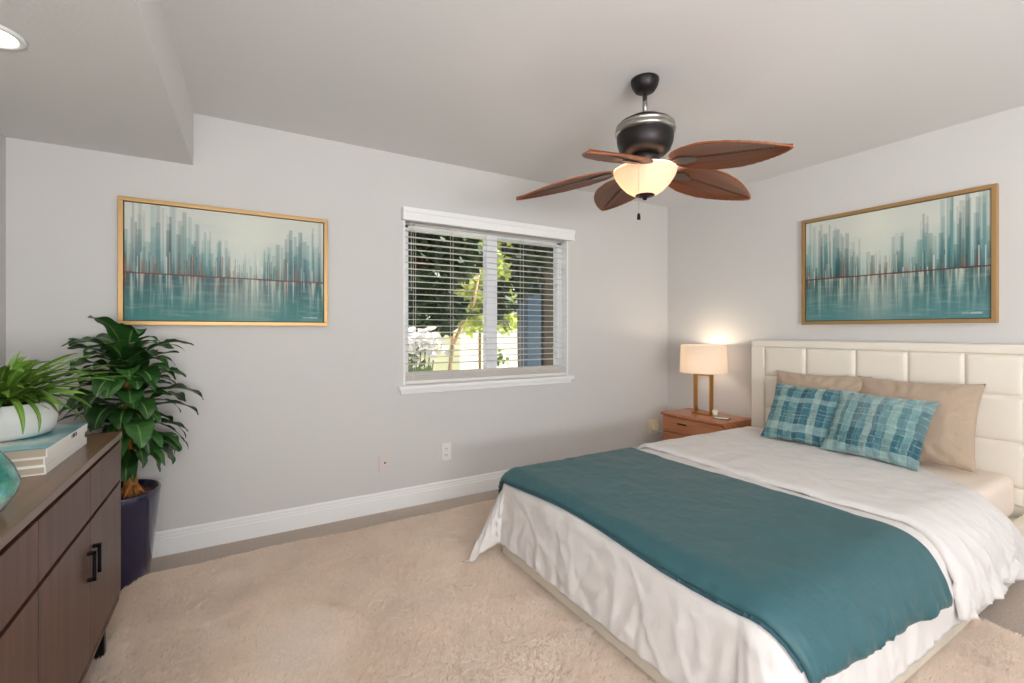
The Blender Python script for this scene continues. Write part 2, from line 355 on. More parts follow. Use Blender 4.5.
at_loc(tf, 'stems', mat('fresh_green', (120, 150, 70), .7), fl)
# eave over the window shades the glass a little
struct(MB().box(-1.5, 4.2, YB + T, YB + T + .45, 2.5, 2.6).build('roof_eave', M_trim))

# ------------------------------------------------------------------ rug
RX0, RX1, RY0, RY1 = -.455, 2.64, .25, 2.90
rg = MB()
def rugf(u, v_):
    x = RX0 + (RX1 - RX0) * u; y = RY0 + (RY1 - RY0) * v_
    e = min(u * 2.9, (1 - u) * 2.9, v_ * 2.6, (1 - v_) * 2.6)
    z = .008 + .014 * sstep(0, .05, e) + (.007 * fbm(x * 2.6, y * 2.6, 3) + .0015 * fbm(x * 9, y * 9, 5)) * sstep(0, .1, e)
    return Vector((x, y, max(.006, z)))
grid = rg.grid(rugf, 150, 134)
rug = rg.build('shag_rug', M_shagbase)
tag(rug, 'large cream shag pile rug under the bed and sideboard edge', 'rug')
me = rug.data; vg = rug.vertex_groups.new(name='density'); vl = rug.vertex_groups.new(name='length')
for v_ in me.vertices:
    x, y = v_.co.x, v_.co.y
    vis = not (1.45 < x and .80 < y < 2.0)
    d1 = 1.0 if vis else 0.0
    if x > -.1 and y < .9 and x < 1.0: d1 = .3
    vg.add([v_.index], d1, 'REPLACE')
    vl.add([v_.index], (.68 + .32 * max(sstep(1.9, 2.3, x), sstep(1.9, 1.3, y))) * clamp(.80 + .55 * fbm(x * 2.4 + 5, y * 2.4, 1) + .08 * fbm(x * 9, y * 9, 8), .3, 1), 'REPLACE')
ps = rug.modifiers.new('pile', 'PARTICLE_SYSTEM').particle_system; st = ps.settings
st.type = 'HAIR'; st.count = 42000; st.hair_length = .022; st.hair_step = 3; st.render_step = 3
st.child_type = 'INTERPOLATED'; st.rendered_child_count = 12; st.child_percent = 1
st.use_advanced_hair = True; st.brownian_factor = .004; st.tangent_factor = .0; st.object_align_factor = (.002, -.002, 0)
st.roughness_1 = .006; st.roughness_1_size = .3; st.roughness_2 = .010; st.roughness_endpoint = .008; st.clump_factor = .3; st.child_length = 1
st.root_radius = 1.25; st.tip_radius = .9; st.radius_scale = .001; st.use_close_tip = False
ps.vertex_group_density = 'density'; ps.vertex_group_length = 'length'; ps.seed = 4
me.materials.append(M_shag); st.material = 2

# ------------------------------------------------------------------ bed frame and headboard
BY0, BY1 = .66, 2.14
bed = empty('upholstered_bed', (2.4, 1.4, 0), 'cream upholstered platform bed with panelled headboard against right wall', 'bed')
def bedpart(mb, name, m, parent=bed):
    if parent is bed: bmesh.ops.translate(mb.bm, vec=-Vector(bed.location), verts=mb.bm.verts)
    return mb.build(name, m, parent)
bedpart(MB().box(1.22, 3.52, BY0, BY0 + .05, .035, .27, .012, 3), 'side_rail', M_creamfab)
bedpart(MB().box(1.22, 3.52, BY1 - .05, BY1, .035, .27, .012, 3), 'side_rail', M_creamfab)
bedpart(MB().box(1.215, 1.265, BY0 + .002, BY1 - .002, .035, .27, .012, 3), 'foot_rail', M_creamfab)
bedpart(MB().box(1.265, 3.52, BY0 + .05, BY1 - .05, .20, .24), 'slat_base', M_creamfab)
for x in (1.35, 2.4, 3.4):
    for y in (BY0 + .09, BY1 - .09): bedpart(MB().box(x - .03, x + .03, y - .03, y + .03, .005, .2), 'leg', M_black)
hb = MB()
HY0, HY1, HX = .605, 2.205, 3.645
hb.box(3.545, HX, HY1 - .10, HY1, .02, 1.099, .008, 3); hb.box(3.545, HX, HY0, HY0 + .10, .02, 1.099, .008, 3)
hb.box(3.544, HX, HY0, HY1, 1.094, 1.148, .014, 3); hb.box(3.569, HX, HY0 + .06, HY1 - .06, .05, 1.12)
hbo = bedpart(hb, 'headboard', M_cream)
ye = [.708, .944, 1.205, 1.485, 1.80, 2.103]; ze = [.29, .385, .625, .872, 1.096]
pn = MB()
for i in range(5):
    for j in range(4):
        a0, a1, b0, b1 = ye[i], ye[i + 1], ze[j], ze[j + 1]
        def fn(u, v_):
            e = (1 - abs(2 * u - 1) ** 9) * (1 - abs(2 * v_ - 1) ** 9)
            return Vector((3.566 - .016 * max(0, e) ** .45 if e > 0 else 3.567, a0 + (a1 - a0) * u, b0 + (b1 - b0) * v_))
        pn.grid(fn, 24, 22)
bmesh.ops.translate(pn.bm, vec=-Vector(bed.location), verts=pn.bm.verts)
po = pn.build('tufted_panels', M_cream); po.parent = hbo
for p in po.data.polygons: p.use_smooth = True

# mattress with its sheet
mt = MB().box(1.26, 3.53, .735, 2.10, .243, .462, .055, 6)
for f_ in mt.bm.faces: f_.smooth = True
tag(mt.build('mattress', M_sheet), 'mattress in a pale peach fitted sheet on the platform bed', 'mattress')

# ------------------------------------------------------------------ draped bedding
ZT, RR = .462, .085
def drape(px, py, off, x0=1.30, y0=.79, y1=2.10, flare=.10, fold=.016, seed=0, zf=.05, puff=None, x1=9, crease=1.0):
    cx = clamp(px, x0, x1); cy = clamp(py, y0, y1); dx, dy = px - cx, py - cy
    rho = math.hypot(dx, dy)
    wr = .006 * fbm(px * 3.1 + seed, py * 3.1, seed) + .0028 * fbm(px * 9 + seed, py * 5, seed + 3) + .0035 * (abs(fbm(px * 2 + py * 3 + seed, (px - py) * 5, seed + 8)))
    if puff: wr += puff(px, py)
    if rho < 1e-6: return Vector((px, py, ZT + off + wr))
    nx, ny = dx / rho, dy / rho; R_ = RR + (.085 * abs(ny) ** 1.5 if ny < 0 else 0); q = R_ * PI / 2
    corner = min(abs(nx), abs(ny)) * 1.41
    if rho < q:
        a = rho / R_; h = R_ * math.sin(a); z = ZT - R_ * (1 - math.cos(a)); N = Vector((nx * math.sin(a), ny * math.sin(a), math.cos(a))); L = 0
    else:
        L = rho - q; h = R_ + (flare + .35 * corner) * L; z = ZT - R_ - L; N = Vector((nx, ny, .05))
    tc = (px if abs(ny) > abs(nx) else py) + .5 * math.atan2(abs(ny), abs(nx))
    k = sstep(q * .55, q + .22, rho)
    ph = tc * 26 + 3.0 * fbm(tc * 3, seed + 1.7, rho * 1.5)
    fo = fold * k * (math.sin(ph) * (.45 + .9 * abs(fbm(tc * 2.2, seed, 9))) + .6 * math.sin(ph * 2.3 + 1.3 + 4 * fbm(tc * 5, rho * 4, seed)))
    fo += fold * k * .9
    rg1 = (1 - min(1, abs(fbm(tc * 5 + rho * 5 + seed, rho * 2.2 - tc * 1.5, seed + 11, 2)) * 3)) ** 3
    rg2 = (1 - min(1, abs(fbm(tc * 9 - rho * 6 + seed, rho * 3 + tc, seed + 17, 2)) * 3)) ** 3
    fo += crease * (.007 * rg1 + .004 * rg2) * sstep(q * .2, q + .05, rho)
    d = (zf + .010 * fbm(px * 8, py * 8, 2)) - z
    if d > 0: z += d; h += d * .8
    P = Vector((cx + nx * h, cy + ny * h, z)) + N * (off + wr * (1 - .5 * k) + fo)
    if nx < 0 and ny > 0 and rho > q: P.x -= .30 * corner * L; P.y -= .35 * corner * L
    P.z = max(P.z, zf)
    return P
def cloth(name, fn, nu, nv, m, thick, parent=None):
    mb = MB(); mb.grid(fn, nu, nv); o = mb.build(name, m, parent)
    so = o.modifiers.new('thickness', 'SOLIDIFY'); so.thickness = thick; so.offset = -1; so.use_rim = True
    return o
def duvet_pt(u, v_):
    px = .905 + (2.62 - .905) * u; py = .415 + (2.40 - .415) * v_
    px -= .0
    return drape(px, py, .006, seed=2, fold=.005, zf=.045)
dv = cloth('white_duvet', duvet_pt, 150, 170, M_duvet, .004)
tag(dv, 'white linen duvet folded back and draped over the bed foot', 'duvet')
def head_edge(py): return 3.40 - .88 * max(0, 1.28 - max(py, .70)) + .5 * max(0, .65 - py)
def fold_pt(u, v_):
    py = .445 + (2.48 - .445) * v_
    xa = 2.245 + .015 * math.sin(py * 4) - .10 * sstep(.78, .50, py); xb = head_edge(py)
    px = xa + (xb - xa) * u
    e = min(u, 1 - u)
    r_ = .022 * (1 - (1 - clamp(e / .03, 0, 1)) ** 2) ** .5
    return drape(px, py, .008 + r_, seed=9, fold=.017, crease=1.8, flare=.16, zf=.12, puff=lambda a, b: .006 * abs(fbm(a * 2, b * 6, 4)))
fo = cloth('folded_top', fold_pt, 120, 190, M_duvet, .006, dv)
def runner_pt(u, v_):
    py0 = .565 - .05 * u; py = py0 + (2.36 - py0) * v_
    xa = 1.225 + .012 * math.sin(py * 5); xb = 2.14 + .012 * math.sin(py * 6 + 1)
    if py < .72: xb -= .05 * sstep(.72, .45, py)
    px = xa + (xb - xa) * u
    e = min(u, 1 - u, v_, 1 - v_)
    return drape(px, py, .017 + .009 * (1 - (1 - clamp(e / .02, 0, 1)) ** 2) ** .5, seed=5, fold=.020, flare=.17, zf=.2, crease=1.5)
rn_ = cloth('blanket_runner', runner_pt, 130, 200, M_teal, .005)
tag(rn_, 'teal blanket runner laid across the foot of the bed', 'blanket')
# gathered frill along the runner's foot edge
fr = MB()
def frill(u, v_):
    py = .60 + (2.12 - .60) * u
    px = 1.228 + .012 * math.sin(py * 5) - .012 * v_
    p = drape(px, py, .017 + .003 * fbm(py * 120, 1) * v_, seed=5, fold=.020, flare=.17, zf=.2, crease=1.5)
    return p
fr.grid(frill, 700, 2); fo_ = fr.build('frill', mat('dark_teal_edge', (40, 78, 88), .7), rn_)

# ------------------------------------------------------------------ pillows
def cushion(w, h, t, seed, nu=60, nv=44, wr=1.0, pinch=.07):
    """both faces of a stuffed cushion, in local x (width), z (height), y (thickness)"""
    mb = MB(); rows = {}
    def pos(u, v_, side):
        a, b = 2 * u - 1, 2 * v_ - 1
        x = w / 2 * a * (1 - pinch * (1 - b * b) * abs(a) ** 2); z = h / 2 * b * (1 - pinch * (1 - a * a) * abs(b) ** 2)
        prof = max(0, (1 - abs(a) ** 3.0) * (1 - abs(b) ** 3.0)) ** .55
        y = t / 2 * prof
        k = wr * min(1, prof * 2.5)
        y += k * (.007 * fbm(x * 9 + seed, z * 9, seed) + .004 * fbm(x * 26 + seed, z * 16, side * 3 + seed))
        edge = max(abs(a), abs(b)); rad = math.atan2(b, a)
        y -= wr * .004 * sstep(.55, .95, edge) * math.sin(rad * 22 + seed) * prof ** .5 * 1.6
        return Vector((x, side * y, z + 0))
    for side in (1, -1): mb.grid(lambda u, v_: pos(u, v_, side), nu, nv)
    bmesh.ops.remove_doubles(mb.bm, verts=mb.bm.verts, dist=.0004)
    bmesh.ops.recalc_face_normals(mb.bm, faces=mb.bm.faces)
    return mb
def paint(o, fn):
    """colour attribute per corner from local coordinates"""
    me = o.data; ca = me.color_attributes.new('Col', 'FLOAT_COLOR', 'POINT')
    for i, v_ in enumerate(me.vertices): ca.data[i].color = fn(v_.co)
def place(o, loc, rz, lean, roll=0):
    o.matrix_world = Matrix.Translation(loc) @ Matrix.Rotation(rz, 4, 'Z') @ Matrix.Rotation(lean, 4, 'X') @ Matrix.Rotation(roll, 4, 'Y')
def plaid(w, h, seed):
    r_ = random.Random(seed); cols = []; x = -w / 2
    tones = [srgb(78, 128, 136), srgb(48, 98, 112), srgb(140, 166, 160), srgb(58, 112, 124), srgb(40, 86, 98), srgb(100, 142, 144), srgb(52, 106, 116), srgb(132, 162, 156)]
    k = r_.randrange(8)
    while x < w / 2:
        cols.append((x, Vector(tones[k % 8][:3]))); x += r_.uniform(.028, .055); k += 1
    rws = []; z = -h / 2
    while z < h / 2: rws.append((z, r_.choice((-.22, .0, .12, .26, -.10)))); z += r_.uniform(.022, .05)
    pale = Vector(srgb(178, 200, 194)[:3]); dark = Vector(srgb(38, 88, 102)[:3])
    def fn(co):
        x = co.x + .005 * fbm(co.z * 9, seed); z = co.z + .008 * fbm(co.x * 8, seed + 2)
        c = cols[0][1]; b = 0; ex = 1; ez = 1
        for q, t in cols:
            if x >= q: c = t
            ex = min(ex, abs(x - q))
        for q, t in rws:
            if z >= q: b = t
            ez = min(ez, abs(z - q))
        c = c.lerp(pale if b > 0 else dark, abs(b) * 1.5)
        n = .5 + .8 * fbm(x * 30, z * 90, seed)
        if min(ex, ez) < .0022: c = c.lerp(pale, .55 * clamp(n, 0, 1))
        c = c.lerp(pale, .22 * clamp(fbm(x * 70, z * 12, seed + 5), 0, 1)); c = c.lerp(dark, .35 * clamp(fbm(x * 14, z * 80, seed + 7), 0, 1))
        return (*c, 1)
    return fn
M_plaid = attr_mat('teal_plaid_weave', .85, bump=(260, .3), sheen=.3)
RZ = PI / 2      # cushions face -x: local y points to -x
def pil(name, w, h, t, seed, m, loc, rz, lean, roll, label, group, pf=None, **kw):
    mb = cushion(w, h, t, seed, **kw); o = mb.build(name, m)
    for p in o.data.polygons: p.use_smooth = True
    if pf: paint(o, pf)
    place(o, loc, rz, lean, roll); tag(o, label, 'pillow', group); return o
pil('beige_pillow', .60, .47, .14, 1, M_beige, (3.395, 1.655, .705), RZ + .0, math.radians(17), 0, 'plain beige linen pillow behind the teal plaid cushion nearer the lamp', 'beige bed pillows')
pil('beige_pillow', .60, .48, .16, 6, M_beige, (3.385, 1.13, .705), RZ - .03, math.radians(18), .01, 'plain beige linen pillow farther from the lamp, its end showing past the plaid cushion', 'beige bed pillows')
pil('plaid_cushion', .48, .41, .12, 3, M_plaid, (3.205, 1.62, .672), RZ + .05, math.radians(30), -.02, 'teal plaid cushion nearer the table lamp', 'teal plaid cushions', plaid(.48, .41, 11), nu=150, nv=120)
pil('plaid_cushion', .49, .41, .13, 8, M_plaid, (3.16, 1.215, .670), RZ - .06, math.radians(32), -.02, 'teal plaid cushion in front, overlapping its twin and farther from the lamp', 'teal plaid cushions', plaid(.49, .41, 23), nu=150, nv=120)

# ------------------------------------------------------------------ nightstand and lamp
NX0, NX1, NY0, NY1, NZ = 3.25, 3.635, 2.25, 2.85, .505
ns = empty('nightstand', ((NX0 + NX1) / 2, (NY0 + NY1) / 2, 0), 'reddish wooden nightstand with drawers in the corner beside the bed', 'nightstand')
def nsp(mb, name, m, par=ns):
    bmesh.ops.translate(mb.bm, vec=-Vector(ns.location), verts=mb.bm.verts); return mb.build(name, m, par)
nsp(MB().box(NX0 - .012, NX1, NY0 - .008, NY1 + .008, NZ - .022, NZ, .003), 'top', M_cherry)
nsp(MB().box(NX0 + .018, NX1 - .004, NY0, NY1, .13, NZ - .022, .002), 'body', M_cherry)
for z0, z1 in ((.345, .475), (.20, .335)):
    d = nsp(MB().box(NX0 - .002, NX0 + .017, NY0 + .012, NY1 - .012, z0, z1, .003), 'drawer', M_cherry)
    h_ = MB().box(NX0 - .008, NX0 - .001, NY1 - .26, NY1 - .17, z1 - .055, z1 - .043, .002); bmesh.ops.translate(h_.bm, vec=-Vector(ns.location), verts=h_.bm.verts); h_.build('handle', M_black, d)
for x in (NX0 + .05, NX1 - .05):
    for y in (NY0 + .05, NY1 - .05): nsp(MB().box(x - .018, x + .018, y - .018, y + .018, 0, .13), 'leg', M_cherry)
LX, LY = 3.455, 2.58
lp = empty('table_lamp', (LX, LY, NZ), 'lit table lamp with white drum shade and open gold frame on nightstand', 'lamp')
b_ = MB().box(-.045, .045, -.088, .088, 0, .014, .003); b_.build('base', M_brass, lp)
b_ = MB()
for y_ in (-.085, .071): b_.box(-.02, .02, y_, y_ + .014, .014, .345, .0015)
b_.box(-.0198, .0198, -.0848, .0848, .331, .3452, .0015)
b_.build('frame', M_brass, lp)
b_ = MB(); b_.tube([(0, 0, .34), (0, 0, .46)], .007, 10); b_.build('stem', M_brass, lp)
b_ = MB(); b_.lathe([(.192, .36), (.192, .362), (.183, .595), (.181, .595), (.190, .36)], 56, caps=False); b_.build('lamp_shade', M_shade, lp)
b_ = MB(); b_.lathe([(.0, .455), (.018, .46), (.03, .49), (.026, .52), (.0, .535)], 20, caps=False); b_.build('bulb', mat('lit_bulb', (255, 240, 220), .5, emit=((255, 225, 185), 6)), lp)
bl_ = light('lamp_bulb_light', 'POINT', (LX, LY, NZ + .56), 3.2, (1, .82, .62), shadow_soft_size=.03)
cd_ = empty('candle', (3.44, 2.455, NZ), 'small white candle in a cup beside the lamp foot', 'candle')
MB().lathe([(.0, 0), (.020, 0), (.022, .055), (.019, .055), (.018, .05), (0, .05)], 24, caps=False).build('cup', mat('cream_cup', (236, 226, 206), .5), cd_)
MB().tube([(0, 0, .05), (.001, 0, .058)], .001, 5).build('wick', M_ink, cd_)
ph = MB().box(-.04, .04, -.06, .06, 0, .008, .002).build('notebook', mat('dark_cover', (92, 78, 66), .5), loc=(3.39, 2.36, NZ), rot=(0, 0, .35)); tag(ph, 'small dark notebook lying on the nightstand near the bed', 'notebook')
MB().box(-.034, .02, -.05, .05, .008, .0095).build('page', M_cover, ph)

# wall outlets
def outlet(name, x, z, label, m, kind):
    o = empty(name, (x, YB, z), label, 'outlet')
    MB().box(-.038, .038, -.007, 0, -.062, .062, .003).build('cover_plate', m, o)
    q = MB()
    if kind == 'duplex':
        for dz in (-.022, .022):
            q = MB(); q.box(-.008, -.005, -.0078, -.0065, dz - .004, dz + .006); q.box(.005, .008, -.0078, -.0065, dz - .004, dz + .006); q.box(-.002, .002, -.0078, -.0065, dz - .011, dz - .007)
            rc = MB().box(-.017, .017, -.0076, -.006, dz - .016, dz + .014, .0008).build('receptacle', m, o)
            q.build('socket_slots', M_ink, rc)
    else:
        q.lathe([(0, 0), (.0055, 0), (.0055, .006), (0, .006)], 16, Matrix.Translation((.002, -.006, 0)) @ Matrix.Rotation(PI / 2, 4, 'X'), caps=False); q.build('coaxial_jack', M_black, o)
        MB().box(-.036, .036, -.0085, -.006, -.055, -.045, .001).build('lower_ridge', m, o)
    return o
outlet('wall_outlet', 1.313, .343, 'white duplex electrical outlet on the wall below the window', M_outlet, 'duplex')
outlet('cable_wall_plate', .864, .328, 'pinkish white cable wall plate with one small black jack', M_outletpk, 'jack')
ad = empty('plugged_adapter', (3.45, YB, .30), 'cream outlet with plug and cord low in the corner by the nightstand', 'outlet')
MB().box(-.06, .06, -.008, 0, -.07, .07, .003).build('cover_plate', mat('ivory_plastic', (232, 222, 196), .4), ad)
MB().box(-.03, .035, -.045, -.008, -.03, .03, .005).build('plug', mat('ivory_plastic_b', (238, 230, 208), .4), ad)
MB().tube([(0, -.045, -.02), (.03, -.06, -.045), (.09, -.09, -.05), (.13, -.16, -.06), (.135, -.24, -.10)], .004, 8).build('cord', M_outlet, ad)

# ------------------------------------------------------------------ paintings
def painting_fn(w, h, seed, hor, glow, deep, gap, strong):
    r_ = random.Random(seed); blds = []
    tones = [(26, 92, 98), (52, 124, 128), (92, 142, 140), (36, 104, 112), (110, 152, 146), (48, 66, 56), (128, 166, 164), (20, 74, 80), (80, 104, 90), (60, 112, 110)]
    for k in range(190):
        u = r_.random(); dist = abs(u - glow)
        if dist < gap and r_.random() < .75: continue
        hh = (.07 + .45 * r_.random() ** 1.2) * (.5 + .75 * min(1, dist * 2.6))
        blds.append((u, r_.uniform(.004, .014), hh, srgb(*r_.choice(tones))[:3], r_.uniform(.3, .8) * strong))
    spikes = [(r_.random(), r_.uniform(.0012, .0028), r_.uniform(.04, .26), r_.choice([(232, 238, 228), (120, 60, 36), (24, 32, 30), (20, 60, 62), (28, 40, 36), (170, 104, 62)]), r_.random()) for _ in range(120)]
    def mixc(a, b, t): return tuple(a[i] * (1 - t) + b[i] * t for i in range(3))
    sky0, sky1 = srgb(200, 203, 194)[:3], srgb(146, 180, 176)[:3]
    wat0 = srgb(*deep[0])[:3]; wat1 = srgb(*deep[1])[:3]; pale = srgb(216, 220, 204)[:3]; dark = srgb(16, 58, 62)[:3]; rust = srgb(104, 62, 42)[:3]
    def fn(co):
        u = clamp(co.x / w + .5, 0, 1); v_ = clamp(co.z / h + .5, 0, 1)
        g = math.exp(-((u - glow) / .13) ** 2)
        hh_ = hor - .012 * (u - .5)
        if v_ > hh_:
            s = (v_ - hh_) / (1 - hh_)
            c = mixc(sky1, sky0, clamp(s * 1.4 + .3 * fbm(u * 5, v_ * 5, seed), 0, 1))
            c = mixc(c, pale, .55 * g)
            for bu, bw, bh, bc, ba in blds:
                du = abs(u - bu)
                if du < bw and v_ < hh_ + bh:
                    k = ba * (.55 + .45 * sstep(hh_ + bh, hh_, v_)) * (1 - .4 * g)
                    if du > bw * .75: k *= .6
                    c = mixc(c, bc, k)
            base = math.exp(-((v_ - hh_) / .09)); nn = fbm(u * 22, 3, seed)
            c = mixc(c, rust if nn > .05 else dark, clamp(.25 + abs(nn), 0, .75) * base * (1 - .5 * g))
            for su, sw, sh, sc, sa in spikes:
                if abs(u - su) < sw and v_ < hh_ + sh * .8: c = mixc(c, srgb(*sc)[:3], .25 + .4 * sa)
        else:
            s = (hh_ - v_) / hh_
            c = mixc(wat0, wat1, clamp(s * 1.2 + .3 * fbm(u * 3, v_ * 14, seed), 0, 1))
            c = mixc(c, pale, .5 * g * (1 - s * .75))
            st_ = fbm(u * 48, v_ * 1.6, seed + 4); c = mixc(c, pale if st_ > .12 else dark, clamp(abs(st_ - .12) * 1.25, 0, .7) * (1 - s) ** 1.1)
            for su, sw, sh, sc, sa in spikes:
                if abs(u - su) < sw * 1.5 and s < sh * 2.4: c = mixc(c, srgb(*sc)[:3], (.2 + .45 * sa) * (1 - s / (sh * 2.4 + .01)))
            br = fbm(u * 7, v_ * 34, seed + 9); c = mixc(c, pale, clamp(br, 0, 1) * .16)
        if abs(v_ - hh_) < .0065: c = mixc(c, srgb(88, 40, 30)[:3], .9)
        if .88 < u < .965 and .035 < v_ < .048 and math.sin(u * 900) > -.1: c = mixc(c, (1, 1, 1), .45)
        return (*c, 1)
    return fn
M_canvas = attr_mat('oil_paint', .45, bump=(90, .15))
def framed(name, w, h, loc, rz, label, fn, fwid=.022, dep=.035):
    o = empty(name, loc, label, 'painting', None, rz)
    f_ = MB()
    f_.box(-w / 2, w / 2, -dep, -.002, h / 2 - fwid, h / 2, .002); f_.box(-w / 2, w / 2, -dep, -.002, -h / 2, -h / 2 + fwid, .002)
    f_.box(-w / 2, -w / 2 + fwid, -dep, -.002, -h / 2 + fwid, h / 2 - fwid, .002); f_.box(w / 2 - fwid, w / 2, -dep, -.002, -h / 2 + fwid, h / 2 - fwid, .002)
    f_.build('frame', M_gold, o)
    b_ = MB().box(-w / 2 + fwid - .001, w / 2 - fwid + .001, -.012, -.003, -h / 2 + fwid - .001, h / 2 - fwid + .001); b_.build('backing', M_ink, o)
    iw, ih = w - 2 * fwid - .008, h - 2 * fwid - .008
    c_ = MB(); c_.grid(lambda u, v_: Vector((iw * (u - .5), -.024, ih * (v_ - .5))), 420, 250, False)
    co = c_.build('canvas', M_canvas, o)
    if co.data.polygons[0].normal.y > 0: co.data.flip_normals()
    paint(co, fn(iw, ih)); return o
framed('framed_painting', 1.025, .672, (-.0145, YB, 1.587), 0, 'gold framed teal skyline painting on the window wall above the plant',
       lambda w, h: painting_fn(w, h, 5, .40, .57, ((18, 88, 92), (20, 112, 108)), .08, 1.0))
framed('framed_painting', 1.035, .775, (XR, 1.3455, 1.654), -PI / 2, 'gold framed pale teal skyline painting hanging above the headboard',
       lambda w, h: painting_fn(w, h, 31, .415, .44, ((88, 124, 120), (78, 128, 130)), .10, .95), fwid=.024)

# ------------------------------------------------------------------ ceiling fan
FX, FY = 1.707, 1.602
fan = empty('ceiling_fan', (FX, FY, H), 'ceiling fan with five brown leaf blades and lit frosted glass bowl', 'ceiling fan')
def zf_(z): return z - H
MB().lathe([(.0, 0), (.066, 0), (.067, -.010), (.060, -.034), (.047, -.055), (.036, -.060), (0, -.060)], 40, caps=False).build('canopy', M_bronze, fan)
MB().tube([(0, 0, -.07), (0, 0, -.175)], .0115, 20).build('downrod', M_nickel, fan)
MB().lathe([(.0, -.158), (.013, -.160), (.020, -.172), (.032, -.184), (0, -.184)], 32, caps=False).build('coupling', M_nickel, fan)
mt_ = MB().lathe([(.0, -.178), (.045, -.181), (.09, -.194), (.122, -.212), (.133, -.226)], 56, caps=False)
mt_.lathe([(.132, -.265), (.134, -.29), (.130, -.315), (.118, -.345), (.096, -.366), (.05, -.372), (0, -.372)], 56, caps=False).build('motor_housing', M_bronze, fan)
MB().lathe([(.130, -.222), (.138, -.227), (.139, -.233), (.135, -.236), (.135, -.240), (.141, -.244), (.143, -.254), (.141, -.264), (.130, -.270)], 56, caps=False).build('motor_band', M_nickel, fan)
MB().lathe([(.0, -.365), (.062, -.366), (.070, -.385), (.066, -.402), (.06, -.410), (.085, -.420), (.095, -.438), (0, -.438)], 48, caps=False).build('switch_housing', M_bronze, fan)
MB().lathe([(.141, -.438), (.150, -.440), (.149, -.450), (.139, -.475), (.118, -.507), (.090, -.536), (.060, -.556), (.030, -.564), (.0, -.566), (.0, -.562), (.029, -.560), (.058, -.552), (.087, -.532), (.115, -.503), (.135, -.472), (.144, -.448)], 56, caps=False).build('glass_bowl', M_globe, fan)
MB().lathe([(.0, -.548), (.044, -.556), (.046, -.563), (.034, -.568), (.012, -.572), (.010, -.582), (0, -.586)], 32, caps=False).build('finial', M_bronze, fan)
pc = MB(); pc.tube([(-.03, -.03, -.43), (-.130, -.085, -.45), (-.130, -.085, -.69)], .0007, 5); pc.build('pull_chain', M_nickel, fan)
MB().lathe([(.0, -.682), (.006, -.686), (.008, -.70), (.008, -.712), (0, -.714)], 12, Matrix.Translation((-.130, -.085, 0)), caps=False).build('chain_pull', M_black, fan)
def blade_shape(t):
    return .136 * (math.sin(PI * min(1, t ** .80)) ** .75) * (1 - .12 * t) + (.03 * (1 - t) ** 6)
M_rim = mat('blade_edge_wood', (150, 84, 46), .4)
M_iron = mat('dark_nickel', (112, 104, 96), .35, .9)
def make_blade(ang, dr, pt):
    a0 = MB(); R0, R1 = .155, .657
    drop = math.radians(dr); pitch = math.radians(pt)
    Mx = Matrix.Rotation(math.radians(ang), 4, 'Z') @ Matrix.Translation((0, 0, -.405)) @ Matrix.Rotation(drop, 4, 'Y') @ Matrix.Rotation(pitch, 4, 'X')
    def surf(t, s, dz=0):
        x = R0 + (R1 - R0) * t; wv = max(.0015, blade_shape(t)); y = wv * s
        rib = .0008 * math.cos(y * 2 * PI / .0145)
        return Vector((x, y, -.010 * s * s + dz + (rib if dz < 0 else 0) - .012 * t * t))
    top = a0.grid(lambda u, v_: surf(u, 2 * v_ - 1), 44, 40); bot = a0.grid(lambda u, v_: surf(u, 2 * v_ - 1, -.008), 44, 40)
    for i in range(44):
        for j in (0, 40): a0.bm.faces.new((top[i][j], bot[i][j], bot[i + 1][j], top[i + 1][j]))
    for i in (0, 44):
        for j in range(40): a0.bm.faces.new((top[i][j], top[i][j + 1], bot[i][j + 1], bot[i][j]))
    bmesh.ops.recalc_face_normals(a0.bm, faces=a0.bm.faces)
    b = a0.build('blade', M_blade, fan); b.matrix_local = Mx
    e = MB()
    for sgn in (1, -1): e.tube([surf(t / 40, sgn, -.004) for t in range(41)], .0042, 6)
    e.build('edge_binding', M_rim, b)
    st_ = MB()
    for k in range(22):
        t = .16 + .034 * k
        if t > .93: break
        p = surf(t, 0, -.0095)
        for sg in (1, -1):
            st_.box(-.006, .006, -.0016, .0016, -.001, .001, M=Matrix.Translation(p + Vector((0, sg * .006, 0))) @ Matrix.Rotation(sg * .6, 4, 'Z'))
    st_.tube([surf(.12, 0, -.009), surf(.95, 0, -.009)], .0012, 5)
    st_.build('midrib_stitching', M_ink, b)
    ir = MB()
    ir.box(.07, .19, -.011, .011, -.012, -.004 + .002, .002, M=Matrix.Translation((0, 0, 0)))
    pts = [(.15, -.012), (.20, -.038), (.25, -.020), (.275, 0), (.25, .020), (.20, .038), (.15, .012)]
    vb_ = [ir.bm.verts.new((x, y, -.0165)) for x, y in pts]; vt_ = [ir.bm.verts.new((x, y, -.0105)) for x, y in pts]
    ir.bm.faces.new(list(reversed(vb_))); ir.bm.faces.new(vt_)
    for i in range(len(pts)): ir.bm.faces.new((vb_[i], vb_[(i + 1) % 7], vt_[(i + 1) % 7], vt_[i]))
    io = ir.build('blade_iron', M_iron, fan); io.matrix_local = Mx
for a_ in ((-80, 8, -9), (-12, 8, -7), (66, 3, 1), (134, 9, -7.5), (205.5, 11.2, -12)): make_blade(*a_)
light('fan_bulb_light', 'POINT', (FX, FY, H - .505), 5.5, (1, .80, .62), shadow_soft_size=.035)

